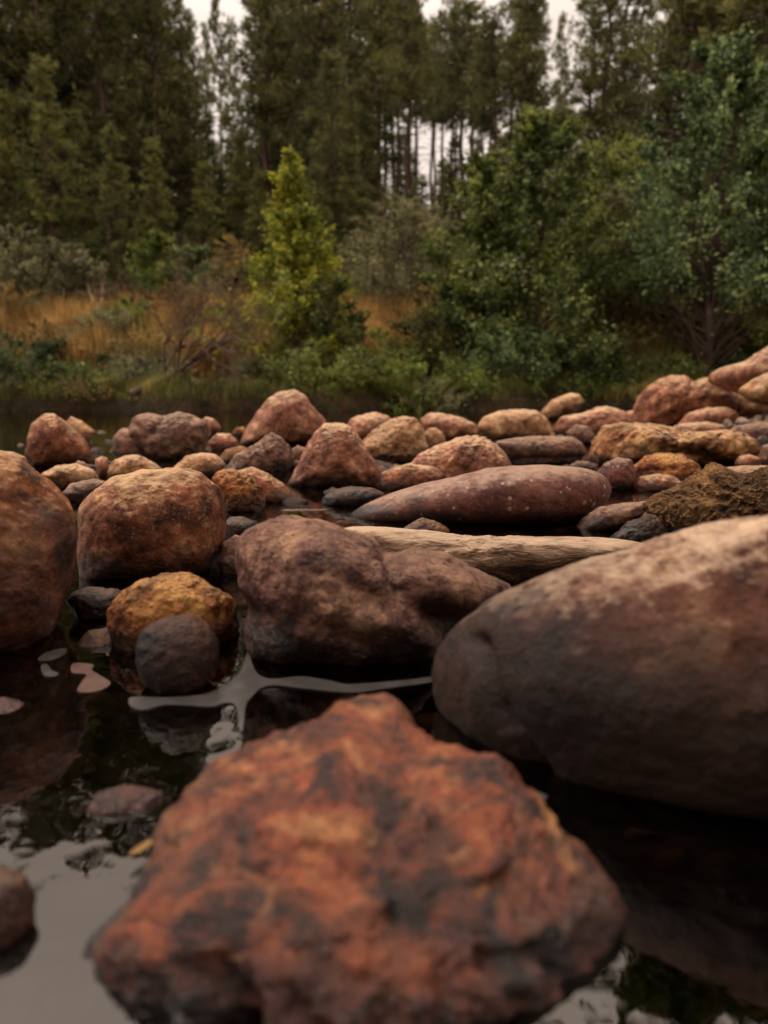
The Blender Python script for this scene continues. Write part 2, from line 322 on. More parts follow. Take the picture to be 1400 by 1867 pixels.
def rock(name, label, base, poly, mat, lvl=5, tf=.95, zb=0., amp=.06, fine=.018, ridged=False, ext=.12, tilt=0, box=.85, grooves=(), group='rocks lying across the shallow river', freq=2.0, dist=None, cat='rock', sub=None):
    RI[0] += 1; sd_ = RI[0] * 7.77
    P = np.array(poly, float); cy0 = P[:,1].mean(); hh0 = np.ptp(P[:,1]) / 2
    P[:,1] += np.clip((P[:,1] - cy0) / hh0, 0, 1) * ext * 2 * hh0
    cx, cyy, Rr = star(P); hw, hh = np.ptp(P[:,0]) / 2, np.ptp(P[:,1]) / 2
    yb = on_z(cx, base, zb)[1] if dist is None else dist
    T = .1
    for _ in range(6): gy = yb + T * .8 if sub is None else (CH - sub + .75 * T) / (-ray(cx, cyy)[2] / ray(cx, cyy)[1]); dep = gy / ray(cx, cyy)[1]; T = tf * math.sqrt(hw * hh) / F * dep
    c = at_y(cx, cyy, gy); v = ray(cx, cyy); v /= np.linalg.norm(v)
    if tilt: # lean the silhouette plane back
        ct, st = math.cos(R(tilt)), math.sin(R(tilt)); v = np.array([v[0], v[1]*ct + v[2]*st, -v[1]*st + v[2]*ct])
    rt = np.cross(v, [0, 0, 1]); rt /= np.linalg.norm(rt); up = np.cross(rt, v)
    S, Fc = ico(lvl)
    th = np.arctan2(-S[:,2], S[:,0]) % (2*math.pi); rho = np.hypot(S[:,0], S[:,2]); k = th / (2*math.pi) * 360; k0 = k.astype(int) % 360; f = k - np.floor(k)
    rr = Rr[k0] * (1 - f) + Rr[(k0 + 1) % 360] * f
    px = cx + np.cos(th) * rr; py = cyy + np.sin(th) * rr
    # silhouette point on the plane through c normal to v
    cph, sph = math.cos(PITCH), math.sin(PITCH); a = (px - 700) / F; b = (933.5 - py) / F
    D = np.stack([a, cph + b * sph, -sph + b * cph], 1); O = np.array([0, 0, CH]); t = ((c - O) @ v) / (D @ v)
    E = O + D * t[:, None] - c
    rp = rho ** box
    V = E * rp[:, None] + v[None] * (T * S[:,1])[:, None]
    size = math.sqrt(hw * hh) / F * dep
    nrm = V / (np.array([1,1,1.]) * np.linalg.norm(V, axis=1)[:, None] + 1e-9)
    Q = V / size * freq * .5 + sd_
    d = amp * size * fbm(Q, 3) + fine * 1.6 * size * fbm(Q * 4.3 + 3, 5, ridged, .55)
    d -= .25 * amp * size
    if ridged: d += amp * size * (.9 * fbm(Q * 1.7 + 9, 4, True) - .6)
    for (pts, wpx, dd) in grooves:
        W = V + c - O; dp = W @ np.array([0, cph, -sph]); gx = 700 + F * W[:,0] / dp; gyy = 933.5 - F * (W @ np.array([0, sph, cph])) / dp
        ds = seg_dist(gx, gyy, np.array(pts, float)); front = (S[:,1] < .25)
        d -= front * dd * size * np.exp(-(ds / wpx) ** 2)
    V = V + nrm * d[:, None]
    o = mesh_from(name, V, Fc, RM[mat], True, loc=c)
    tag(o, label, cat, group); return o

FG = None
rock('boulder', 'rust red rough rock filling the bottom of the picture, closest to the viewer', 1830,
  [(715,1292),(750,1320),(775,1360),(810,1385),(850,1405),(870,1420),(915,1415),(960,1440),(1000,1475),(1040,1500),(1085,1550),(1120,1590),(1150,1650),(1165,1720),(1150,1760),(1110,1800),(1080,1840),(1000,1900),(800,1960),(500,1950),(300,1900),(200,1850),(185,1770),(215,1700),(240,1650),(250,1600),(270,1560),(290,1520),(340,1470),(375,1410),(430,1375),(500,1360),(560,1345),(600,1320),(650,1300)],
  'rust', 7, tf=.42, amp=.10, fine=.018, ridged=False, ext=.0, tilt=34, dist=.475, freq=3.4, box=.72,
  grooves=[([(720,1330),(760,1400),(860,1440)],30,.05),([(300,1600),(450,1580),(560,1540)],22,.05),([(900,1760),(1010,1740),(1060,1800)],26,.08),([(1000,1560),(900,1620)],25,.05),([(560,1700),(700,1640)],30,-.05),([(820,1480),(880,1440)],30,.03),([(330,1780),(420,1860)],40,.08)], group='large rocks in the foreground water')
rock('boulder', 'big smooth brown boulder with a pale top running off the right edge', 1478,
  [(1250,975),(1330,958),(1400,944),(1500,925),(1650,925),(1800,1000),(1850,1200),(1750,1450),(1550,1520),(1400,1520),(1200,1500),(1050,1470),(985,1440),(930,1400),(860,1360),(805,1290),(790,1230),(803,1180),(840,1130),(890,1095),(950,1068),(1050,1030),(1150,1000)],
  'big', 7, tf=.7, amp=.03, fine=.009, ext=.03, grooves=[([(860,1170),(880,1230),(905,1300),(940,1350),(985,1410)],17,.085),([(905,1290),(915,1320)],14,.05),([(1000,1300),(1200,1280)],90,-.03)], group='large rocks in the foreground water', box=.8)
rock('boulder', 'mauve brown lumpy boulder with a hollow in the middle of the stream', 1212,
  [(430,1010),(437,975),(470,952),(520,941),(575,945),(620,960),(660,975),(700,993),(760,1000),(820,1010),(880,1040),(925,1062),(945,1075),(925,1100),(880,1112),(850,1125),(820,1155),(800,1190),(740,1212),(650,1222),(560,1218),(480,1212),(450,1190),(440,1130),(428,1070)],
  'mauve', 7, amp=.07, fine=.014, ext=.05, freq=2.6, grooves=[([(720,1000),(735,1060),(770,1100),(810,1130)],26,.12),([(690,1130),(770,1165)],28,-.09),([(520,1000),(600,1100)],40,-.05),([(440,1120),(560,1130),(640,1170)],22,.05),([(850,1060),(800,1040)],20,-.04),([(640,1060),(700,1110)],18,.05)], group='large rocks in the foreground water')
rock('boulder', 'tall mottled orange red boulder cut by the left edge', 1195,
  [(-120,830),(-40,818),(0,821),(40,835),(80,868),(110,900),(130,930),(143,985),(135,1050),(120,1100),(95,1150),(40,1200),(-30,1215),(-150,1150),(-200,1000)],
  'left', 6, amp=.04, fine=.015, ext=.04, grooves=[([(70,900),(120,1000),(110,1080)],20,.04)], group='large rocks in the foreground water')
rock('boulder', 'round reddish boulder with pale scaly crust on its top, right of the left edge boulder', 1058,
  [(138,930),(160,900),(200,870),(260,855),(330,850),(370,862),(400,890),(415,930),(417,965),(405,1010),(380,1040),(320,1065),(220,1062),(150,1060),(140,1010)],
  'leftb', 6, amp=.035, fine=.013, ext=.03, grooves=[([(395,950),(390,1020)],14,.04)], group='large rocks in the foreground water')
rock('river_rock', 'rusty orange and yellow rock with a bright crest behind the dark round stone', 1185,
  [(195,1110),(215,1085),(250,1055),(300,1042),(345,1045),(390,1070),(425,1090),(435,1115),(432,1150),(400,1180),(300,1200),(220,1180),(195,1140)],
  'orange', 6, amp=.06, fine=.02, freq=2.4, group='large rocks in the foreground water')
rock('river_rock', 'dark round wet stone standing in water in front of the rusty orange rock', 1262,
  [(245,1180),(260,1145),(300,1125),(350,1122),(385,1140),(402,1165),(402,1200),(372,1240),(340,1265),(290,1257),(255,1230)], 'wetgrey', 6, amp=.06, fine=.015, tf=.7, group='large rocks in the foreground water')
rock('flat_stone', 'low dark wet slab beside the left edge boulder, left of the orange rock', 1130,
  [(118,1095),(130,1080),(160,1070),(215,1073),(245,1090),(240,1120),(200,1135),(150,1130)], 'dark', 5, amp=.06, tf=.8)
rock('flat_stone', 'long pale cream streaked stone lying behind the mauve boulder like a log', 1068,
  [(585,975),(600,962),(640,958),(750,966),(870,975),(1000,979),(1100,980),(1190,991),(1230,1005),(1180,1025),(1100,1050),(1000,1068),(950,1078),(900,1072),(800,1065),(650,1050),(590,1010)],
  'slab', 6, amp=.05, fine=.02, ext=.0, freq=2.2, tf=.8)
rock('river_rock', 'small yellow pointed stone peeking over the pale log-like stone', 972,
  [(725,969),(745,956),(768,942),(790,948),(815,961),(824,972),(800,985),(750,985)], 'orange', 5, amp=.06, zb=0.0)
rock('boulder', 'long smooth maroon stone with pale round lichen spots', 956,
  [(625,948),(640,930),(700,904),(760,884),(850,862),(920,850),(1000,847),(1070,853),(1105,868),(1116,890),(1108,915),(1080,940),(1040,955),(950,964),(850,969),(750,965),(660,960)],
  'speck', 6, amp=.02, fine=.006, ext=.05, box=.8)
rock('boulder', 'craggy olive brown rock with a rough pitted face behind the big smooth boulder', 1000,
  [(1184,913),(1215,900),(1244,893),(1275,868),(1300,855),(1318,852),(1335,868),(1352,878),(1380,862),(1410,856),(1470,860),(1560,900),(1560,1000),(1400,1015),(1300,1015),(1215,998),(1195,975),(1182,940)],
  'crag', 7, amp=.075, fine=.05, ridged=True, ext=0, freq=2.6)
rock('flat_stone', 'dark broken slab wedged at the foot of the craggy olive rock', 990,
  [(1105,982),(1140,958),(1178,935),(1205,945),(1230,985),(1190,998),(1130,995)], 'dark', 5, amp=.09, ridged=True, fine=.03)
rock('flat_stone', 'flat brown wedge of stone just right of the spotted maroon stone tip', 968,
  [(1040,968),(1060,945),(1090,926),(1140,916),(1188,913),(1192,935),(1160,955),(1110,968),(1070,975)], 'grey', 5, amp=.05, zb=0, tf=1.)
rock('river_rock', 'small brown rock tucked between the round reddish boulder and the mauve boulder', 1045,
  [(396,1025),(405,990),(430,975),(455,985),(460,1040),(430,1055),(405,1050)], 'mauve', 5)
rock('flat_stone', 'dark slate coloured slab at water level right of the round reddish boulder', 972,
  [(405,955),(418,942),(440,941),(470,950),(475,962),(450,975),(415,985)], 'dark', 5, amp=.04, tf=1.4)
rock('river_rock', 'brick red pitted rock standing in front of the smooth brown one', 934,
  [(386,872),(400,858),(425,854),(455,865),(478,888),(485,910),(478,935),(440,940),(412,932),(395,905)], 'orange', 6, amp=.05, fine=.03)
rock('river_rock', 'smooth brown half-round rock sloping down into the water', 916,
  [(425,860),(460,851),(490,863),(520,884),(543,908),(550,922),(500,928),(445,920)], 'red', 5, amp=.03)
rock('river_rock', 'low blackish wet stone beside the tip of the spotted maroon stone', 922,
  [(582,922),(590,905),(610,892),(640,886),(680,889),(703,900),(690,918),(640,928)], 'dark', 5, amp=.04)
rock('boulder', 'pyramid shaped pinkish brown boulder with white flecks', 888,
  [(523,880),(540,850),(555,822),(572,790),(588,772),(610,768),(635,772),(652,788),(668,812),(687,842),(699,866),(690,888),(640,897),(560,895)], 'pink', 6, amp=.05, fine=.018, ext=.05, grooves=[([(640,820),(670,870)],8,.06)])
rock('river_rock', 'low red rock at the foot of the pyramid shaped boulder', 893,
  [(686,885),(695,864),(715,850),(745,845),(790,850),(815,868),(805,890),(740,898),(700,896)], 'red', 5, amp=.05, fine=.02)
rock('river_rock', 'humped reddish rock with cream blotches behind the spotted maroon stone', 882,
  [(735,855),(760,830),(800,812),(840,798),(880,796),(907,810),(927,835),(940,857),(920,875),(850,885),(780,885),(745,875)], 'pink', 6, amp=.06, fine=.025, grooves=[([(800,845),(850,860)],8,.05)])
rock('flat_stone', 'flat pale topped stone with a black shaded underside', 848,
  [(900,805),(940,797),(1000,795),(1045,796),(1063,808),(1070,825),(1058,842),(1000,850),(940,850),(915,835)], 'grey', 5, amp=.03, grooves=[([(930,838),(1060,835)],8,.12)])
rock('boulder', 'cream crested rock right behind the pyramid shaped boulder', 842,
  [(650,812),(680,785),(710,765),(735,757),(757,760),(773,780),(781,815),(768,833),(740,848),(700,848),(665,835)], 'cream', 6, amp=.06, fine=.025, ridged=False, freq=2.4)
rock('river_rock', 'light pink lumpy rock peeping above the cream crested rock', 815,
  [(622,785),(640,762),(665,755),(685,752),(705,758),(722,768),(715,795),(660,810),(630,805)], 'pink', 5, amp=.06)
rock('river_rock', 'smooth tan sausage shaped stone behind the small cream egg', 803,
  [(764,766),(780,753),(800,752),(840,760),(868,773),(872,788),(845,803),(810,806),(775,795)], 'pink', 5, amp=.03)
rock('pebble', 'small pale egg shaped stone between the cream crested rock and humped rock', 818,
  [(773,790),(783,780),(795,780),(807,789),(813,803),(803,818),(785,822),(774,810)], 'cream', 4, amp=.02)
rock('boulder', 'rounded cream topped boulder with a dark hollow on its right side', 800,
  [(868,778),(880,760),(912,749),(950,745),(980,749),(999,765),(1007,785),(993,800),(940,804),(890,802)], 'cream', 5, amp=.03, grooves=[([(963,775),(970,788)],10,.14)])
rock('river_rock', 'tan finger shaped stone leaning up to the right near the far water', 765,
  [(982,752),(1005,730),(1038,716),(1057,719),(1065,733),(1050,748),(1015,764),(990,764)], 'cream', 5, amp=.02)
rock('river_rock', 'low pinkish lumpy stone with a cream knob right of the cream topped boulder', 796,
  [(1003,782),(1020,760),(1060,752),(1090,742),(1115,740),(1140,750),(1154,767),(1150,785),(1100,800),(1030,802)], 'pink', 5, amp=.07, fine=.02)
rock('river_rock', 'small dark maroon stone in front of the low pinkish lumpy stone', 810,
  [(1030,788),(1050,773),(1070,776),(1085,793),(1087,808),(1060,815),(1035,806)], 'grey', 5, amp=.05)
rock('boulder', 'large brick red boulder on top of the pile at the right', 775,
  [(1151,768),(1156,738),(1170,714),(1195,695),(1225,684),(1250,683),(1265,690),(1290,688),(1320,699),(1342,715),(1348,738),(1335,758),(1290,773),(1230,782),(1180,778)], 'red', 6, amp=.05, fine=.02, zb=.04, grooves=[([(1265,688),(1260,715)],8,.06),([(1180,720),(1175,760)],8,.05)])
rock('boulder', 'tan rock with a cream ridge against the right side of the brick red boulder', 768,
  [(1310,715),(1330,703),(1360,708),(1400,718),(1425,735),(1420,765),(1370,772),(1325,765)], 'cream', 5, zb=.07, amp=.05)
rock('boulder', 'large light brown boulder highest on the bank at the right edge', 708,
  [(1284,690),(1295,675),(1320,667),(1350,662),(1380,644),(1410,624),(1480,605),(1560,640),(1540,705),(1400,712),(1330,706)], 'pink', 5, zb=.36, amp=.04, dist=6.6)
rock('boulder', 'smooth cream stone at the right edge below the highest boulder', 735,
  [(1340,712),(1370,691),(1400,680),(1450,672),(1500,700),(1480,735),(1400,735),(1360,725)], 'cream', 5, zb=.25, amp=.03, dist=6.0)
rock('river_rock', 'domed dusty pink stone under the brick red boulder', 782,
  [(1232,775),(1253,753),(1290,742),(1325,742),(1346,753),(1352,772),(1320,783),(1260,786)], 'pink', 5, zb=.03, amp=.03)
rock('flat_stone', 'low pinkish slab under the domed dusty pink stone', 800,
  [(1215,785),(1240,772),(1290,769),(1320,775),(1330,790),(1290,800),(1230,800)], 'pink', 5, zb=.02, amp=.04)
rock('river_rock', 'greyish pink stone at the right edge above the long ochre boulder', 808,
  [(1318,792),(1340,776),(1380,769),(1430,770),(1445,795),(1420,812),(1340,808)], 'grey', 5, zb=.02, amp=.04)
rock('boulder', 'long lumpy ochre and tan boulder lying across the pile at the right', 850,
  [(1074,835),(1083,797),(1100,776),(1130,769),(1170,771),(1220,780),(1270,790),(1330,783),(1370,793),(1391,810),(1387,830),(1350,842),(1300,853),(1260,856),(1200,848),(1120,850),(1080,852)], 'ochre', 6, amp=.07, fine=.035, ridged=False, freq=2.4, ext=.05, grooves=[([(1210,820),(1260,825),(1310,838)],12,.14),([(1130,805),(1160,830)],12,.05)])
rock('river_rock', 'dark red and orange rock under the long ochre boulder', 885,
  [(1152,852),(1172,832),(1205,825),(1245,829),(1270,841),(1281,860),(1272,882),(1240,894),(1175,892)], 'orange', 6, amp=.06, fine=.03, grooves=[([(1165,860),(1230,855)],7,.09)])
rock('river_rock', 'smaller brick red stone sitting in the water in front of the dark red rock', 896,
  [(1150,885),(1165,870),(1200,862),(1228,868),(1248,882),(1255,894),(1210,902),(1160,900)], 'red', 5, amp=.05)
rock('river_rock', 'grey brown stone with pale blotches at the right end of the spotted maroon stone', 893,
  [(1084,866),(1100,845),(1125,834),(1150,837),(1159,858),(1152,886),(1130,896),(1098,893)], 'speck', 5, amp=.03)
rock('river_rock', 'smooth dusty pink stone behind the craggy olive rock', 890,
  [(1305,875),(1320,853),(1355,848),(1410,849),(1450,860),(1450,890),(1350,895)], 'pink', 5, amp=.03)
rock('pebble', 'small rusty stone beneath the right end of the long ochre boulder', 858,
  [(1337,846),(1345,832),(1365,827),(1385,835),(1390,852),(1360,860)], 'red', 5, amp=.05)
rock('river_rock', 'grey stone cut by the right edge beside the long ochre boulder', 856,
  [(1380,835),(1390,812),(1412,804),(1440,818),(1440,850),(1395,858)], 'grey', 5, amp=.04)
rock('boulder', 'dusty red humped boulder standing apart in the water at the far left', 853,
  [(46,832),(50,795),(60,770),(80,754),(100,752),(118,764),(140,785),(160,805),(173,830),(177,850),(130,860),(80,858),(58,848)], 'red', 6, amp=.05, fine=.018, ext=.03)
rock('river_rock', 'pale angular stone peeking out behind the dusty red humped boulder', 810,
  [(115,775),(130,759),(150,767),(165,779),(174,786),(162,805),(130,808)], 'cream', 5, amp=.05)
rock('flat_stone', 'cream stone with a pink lower side between the left edge boulder and the red boulder', 890,
  [(70,866),(100,850),(140,845),(170,855),(184,872),(160,890),(110,893)], 'cream', 5, amp=.05)
rock('pebble', 'small grey peaked stone in front of the dusty red humped boulder', 866,
  [(128,855),(142,839),(155,842),(174,862),(160,872),(135,870)], 'grey', 4, amp=.03)
rock('river_rock', 'low grey stone in the gap left of the round reddish boulder', 915,
  [(112,900),(130,882),(170,872),(195,878),(195,905),(150,922)], 'grey', 5, amp=.05)
rock('flat_stone', 'yellowish flat stone showing above the left edge boulder', 860,
  [(-30,835),(0,822),(25,824),(48,833),(55,850),(0,865)], 'cream', 5, amp=.03)
rock('pebble', 'small pinkish upright stone between the red boulder and the cream mound', 868,
  [(174,838),(186,831),(197,835),(199,855),(195,870),(178,868)], 'pink', 4, amp=.04)
rock('river_rock', 'cream and rust rounded stone just behind the round reddish boulder', 873,
  [(196,862),(205,840),(230,829),(255,830),(280,843),(300,856),(295,875),(220,880)], 'cream', 5, amp=.03)
rock('river_rock', 'yellowish cream rounded stone above the right shoulder of the round reddish boulder', 872,
  [(312,855),(338,831),(370,824),(395,828),(411,845),(407,866),(380,876),(330,872)], 'cream', 5, amp=.03)
rock('river_rock', 'grey rounded stone leaning at the left side of the big grey lump', 838,
  [(203,822),(207,795),(222,780),(245,782),(262,800),(278,825),(288,842),(240,845),(213,840)], 'grey', 5, amp=.03)
rock('boulder', 'big grey brown lump of several humps standing in the water at the left', 838,
  [(230,785),(245,760),(270,756),(300,757),(325,748),(345,752),(360,762),(376,768),(387,790),(377,822),(350,840),(300,845),(265,835),(240,810)], 'grey', 6, amp=.09, fine=.015, freq=2.5, grooves=[([(300,757),(275,790)],8,.06),([(250,775),(262,800)],7,.06)])
rock('river_rock', 'pale rounded stone at the right end of the big grey lump', 796,
  [(358,775),(375,760),(390,763),(404,779),(395,795),(370,795)], 'pink', 4, amp=.03)
rock('river_rock', 'small brown stone in the water right of the big grey lump', 820,
  [(378,808),(395,790),(420,791),(434,804),(432,820),(395,826)], 'pink', 5, amp=.05)
rock('pebble', 'tiny orange stone at the left foot of the tall brown boulder', 797,
  [(423,790),(430,780),(445,778),(455,788),(448,800),(430,800)], 'orange', 4, amp=.03)
rock('boulder', 'tall light brown boulder with a rounded peak rising above the others', 812,
  [(436,810),(445,785),(465,755),(488,726),(510,714),(537,709),(556,717),(575,744),(591,763),(600,782),(592,803),(540,818),(480,818)], 'pink', 6, amp=.05, fine=.012, ext=.03, grooves=[([(520,755),(535,790)],12,.06)])
rock('boulder', 'ridged brown rock with a dark face between the tall boulder and the brick red rock', 860,
  [(406,855),(428,830),(460,812),(480,800),(496,787),(515,798),(531,815),(537,835),(524,858),(500,868),(450,868),(415,866)], 'grey', 6, amp=.07, fine=.025, grooves=[([(480,815),(500,850)],8,.07)])
rock('river_rock', 'broken pale edged stone beside the pyramid shaped boulder', 852,
  [(527,825),(543,811),(560,818),(562,840),(548,855),(530,855)], 'grey', 5, amp=.08, ridged=True)
rock('river_rock', 'rusty low stone behind the yellowish cream rounded stone', 842,
  [(395,840),(410,820),(440,813),(460,822),(450,848),(410,852)], 'orange', 5, amp=.04)
rock('pebble', 'small purple stone under the flat pale topped stone', 858,
  [(1035,850),(1052,840),(1075,842),(1087,853),(1070,862),(1045,862)], 'grey', 4, amp=.03)
rock('pebble', 'small tan stone on the far side of the brick red boulder', 770,
  [(1132,762),(1142,750),(1160,747),(1168,760),(1155,775),(1138,774)], 'pink', 4, amp=.03)
# stones under the water, front left
rock('river_rock', 'greenish brown rock lying under the water behind the rust red rock', 1440,
  [(215,1420),(250,1360),(320,1325),(400,1320),(450,1350),(420,1400),(320,1440),(240,1450)], 'crag', 5, sub=-.012, ext=0, amp=.04, tf=.6, group='stones under the water at the left')
rock('river_rock', 'reddish stone half under water at the left shoulder of the rust red rock', 1545,
  [(160,1480),(175,1445),(230,1430),(300,1440),(310,1480),(270,1530),(225,1550),(185,1520)], 'rust', 6, sub=.006, ext=0, amp=.06, tf=.6, group='stones under the water at the left')
rock('river_rock', 'brown wet stone at the left edge near the bottom', 1740,
  [(-160,1590),(0,1575),(45,1590),(70,1625),(62,1680),(35,1730),(0,1765),(-60,1800),(-160,1780)], 'leftb', 6, sub=.028, ext=0, amp=.05, tf=.45, group='stones under the water at the left')
rock('river_rock', 'dark wet ledge of stone slanting from the rust red rock into the water', 1840,
  [(95,1830),(110,1780),(165,1710),(235,1640),(262,1640),(262,1700),(215,1770),(160,1840),(120,1850)], 'dark', 6, sub=.004, ext=0, amp=.05, tf=.5, group='stones under the water at the left')
rock('river_rock', 'reddish brown rock under the water at the left edge', 1400,
  [(-90,1290),(0,1270),(110,1290),(150,1340),(120,1400),(0,1420),(-90,1390)], 'rust', 5, sub=-.012, ext=0, amp=.05, tf=.6, group='stones under the water at the left')
rock('river_rock', 'amber stone under the water between the left edge boulder and the orange rock', 1240,
  [(130,1190),(160,1150),(220,1140),(250,1180),(240,1230),(180,1245)], 'orange', 5, sub=.002, ext=0, amp=.05, tf=.6, group='stones under the water at the left')
rock('river_rock', 'amber slab under the water in front of the spotted maroon stone', 948,
  [(470,940),(520,928),(600,928),(640,940),(600,956),(500,958)], 'orange', 5, sub=.0, ext=0, amp=.04, tf=.5, group='stones under the water at the left')

# pebble bed
def pebbles():
    S, Fc = ico(2); Vs = []; Fs = []; k = 0
    for i in range(3800):
        if i < 3300: y = rs.uniform(2.6, 8.5); x = rs.uniform(-.52, .6) * (y + .5)
        else: y = rs.uniform(.3, 2.8); x = rs.uniform(-.6, .6) * (y + .3)
        s = rs.uniform(.012, .05) * (1.3 if i < 3300 else .8)
        q = rs.normal(size=(3, 3)); q, _ = np.linalg.qr(q)
        V = S * (1 + .18 * fbm(S * 1.2 + i * 3.1, 2))[:, None] * (s * rs.uniform(.7, 1.4), s * rs.uniform(.7, 1.2), s * rs.uniform(.5, .8)) @ q
        z = float(ground(x, y)); Vs.append(V + (x, y, z + s * .2)); Fs.append(Fc + k); k += len(V)
    return np.concatenate(Vs), np.concatenate(Fs)
V, Fc = pebbles()
pm = simple('pebble_stone', [(.25, (.03,.017,.013)), (.5, (.12,.062,.045)), (.8, (.32,.21,.15))], 7, .7, island=.7)
o = mesh_from('river_pebbles', V, Fc, pm, True); tag(o, 'loose brown pebbles covering the shallow river bed between the rocks', 'pebbles', kind='stuff')

# small stones lodged in the gaps of the bar
def gap_stones():
    S, Fc = ico(3); pr = []
    for k in range(6):
        q = S * (1 + .28 * fbm(S * .9 + k * 9.1, 3) + .05 * fbm(S * 5 + k, 3, True))[:, None] * (1, .8, .62)
        pr.append(mesh_from('pebble', q, Fc, RM[('red', 'pink', 'grey', 'cream', 'orange', 'mauve')[k]], True))
    for i in range(110):
        y = rs.uniform(2.3, 7.0); x = rs.uniform(-.48, .5) * y; k = i % 6
        o = pr[k] if i < 6 else pr[k].copy()
        if i >= 6: C.objects.link(o)
        s_ = rs.uniform(.022, .055) * (.6 + y * .12); z = max(float(ground(x, y)), -.02)
        o.location = (x, y, z + s_ * .25); o.scale = (s_ * rs.uniform(.8, 1.5), s_, s_ * rs.uniform(.7, 1.1)); o.rotation_euler = (rs.uniform(-.4, .4), rs.uniform(-.4, .4), rs.uniform(0, 6.28))
        tag(o, 'small loose stone lodged in the gaps between the larger rocks of the bar', 'pebble', 'small stones in the gaps of the rock bar')
gap_stones()
# fallen leaves and chip
def leaf_obj(name, label, px, py, z, ln, wd, ang, mat, cat='leaf', curl=.15, tiltx=0.):
    c = on_z(px, py, z); n = 14; V = []; Fc = []
    for i in range(n + 1):
        t = i / n; w_ = wd * math.sin(math.pi * t ** .8) * .5 + .0004
        zc = curl * ln * (t - .5) ** 2 * 2
        for s in (-1, -.4, 0, .4, 1): V.append(((t - .5) * ln, s * w_, zc + abs(s) * w_ * .35))
    for i in range(n):
        for j in range(4): a = i * 5 + j; Fc.append((a, a + 1, a + 6, a + 5))
    o = mesh_from(name, V, Fc, mat, True, loc=c); o.rotation_euler = (tiltx, 0, ang)
    m = o.modifiers.new('thick', 'SOLIDIFY'); m.thickness = .0006
    tag(o, label, cat); return o
yl = simple('yellow_leaf', [(.3, (.22,.11,.03)), (.7, (.45,.27,.09))], 60, .5)
pl = simple('pinkish_leaf', [(.3, (.22,.10,.06)), (.7, (.42,.24,.16))], 60, .5)
leaf_obj('fallen_leaf', 'narrow yellow leaf caught at the left shoulder of the rust red rock', 262, 1545, .008, .035, .006, R(62), yl, tiltx=.3)
leaf_obj('fallen_leaf', 'small yellowish leaf floating behind the peak of the rust red rock', 568, 1333, .003, .035, .012, R(5), yl)

# sky reflections painted as thin pale sheets lying on the water
painted_reflection = simple('pale_reflection_paint', [(.3, (.03,.026,.024)), (.55, (.055,.047,.044)), (.75, (.09,.077,.072))], 30, .3, spec=.6, bump=.2)
def floating(name, label, pts, mat, h=.0022, grp='painted reflections on the water between the rocks'):
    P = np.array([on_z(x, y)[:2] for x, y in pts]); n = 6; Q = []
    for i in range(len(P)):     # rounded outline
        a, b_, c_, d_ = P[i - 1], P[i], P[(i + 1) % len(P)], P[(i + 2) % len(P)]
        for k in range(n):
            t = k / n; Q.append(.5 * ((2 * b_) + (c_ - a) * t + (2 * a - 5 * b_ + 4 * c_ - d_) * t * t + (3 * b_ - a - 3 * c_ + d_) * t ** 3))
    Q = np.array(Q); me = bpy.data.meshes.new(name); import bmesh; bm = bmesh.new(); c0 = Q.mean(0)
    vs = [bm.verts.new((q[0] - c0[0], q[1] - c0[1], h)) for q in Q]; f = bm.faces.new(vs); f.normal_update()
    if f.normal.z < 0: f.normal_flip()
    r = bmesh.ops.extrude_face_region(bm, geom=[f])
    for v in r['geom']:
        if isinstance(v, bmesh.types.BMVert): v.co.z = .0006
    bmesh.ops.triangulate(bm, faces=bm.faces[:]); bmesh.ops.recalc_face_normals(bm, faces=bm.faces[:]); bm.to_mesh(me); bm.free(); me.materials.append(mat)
    o = bpy.data.objects.new(name, me); C.objects.link(o); o.location = (c0[0], c0[1], 0); tag(o, label, 'painted_reflection', grp)
floating('sky_reflection_patch', 'long forked pale grey painted reflection on the water in front of the mauve brown boulder', [(236,1276),(239,1290),(262,1297),(300,1288),(350,1289),(385,1291),(412,1284),(430,1290),(437,1330),(441,1338),(444,1325),(448,1290),(460,1272),(478,1256),(505,1252),(560,1258),(640,1265),(700,1258),(790,1245),(792,1236),(740,1242),(640,1250),(600,1243),(550,1236),(500,1240),(474,1234),(461,1215),(453,1186),(448,1200),(440,1225),(420,1246),(390,1262),(360,1270),(300,1274),(255,1273)], painted_reflection)
floating('sky_reflection_patch', 'thin grey painted reflection on the water between the rust red rock and the big smooth boulder', [(813,1368),(840,1374),(880,1396),(930,1428),(985,1449),(997,1457),(975,1461),(920,1440),(870,1412),(820,1382)], painted_reflection)
floating('sky_reflection_patch', 'small grey patch of painted reflection by the foot of the left edge boulder', [(70,1205),(85,1192),(120,1184),(117,1196),(92,1206)], painted_reflection)
floating('sky_reflection_patch', 'tiny grey patch of painted reflection just below the small one by the left edge boulder', [(76,1216),(86,1213),(95,1224),(107,1230),(98,1236),(80,1232)], painted_reflection)
floating('sky_reflection_patch', 'pinkish fan shaped patch of painted reflection left of the dark round stone', [(142,1262),(150,1245),(158,1232),(132,1228),(135,1212),(170,1214),(168,1224),(185,1235),(202,1247),(190,1258),(165,1265)], simple('pink_reflection_paint', [(.3, (.07,.035,.027)), (.7, (.13,.072,.056))], 30, .3, spec=.6))
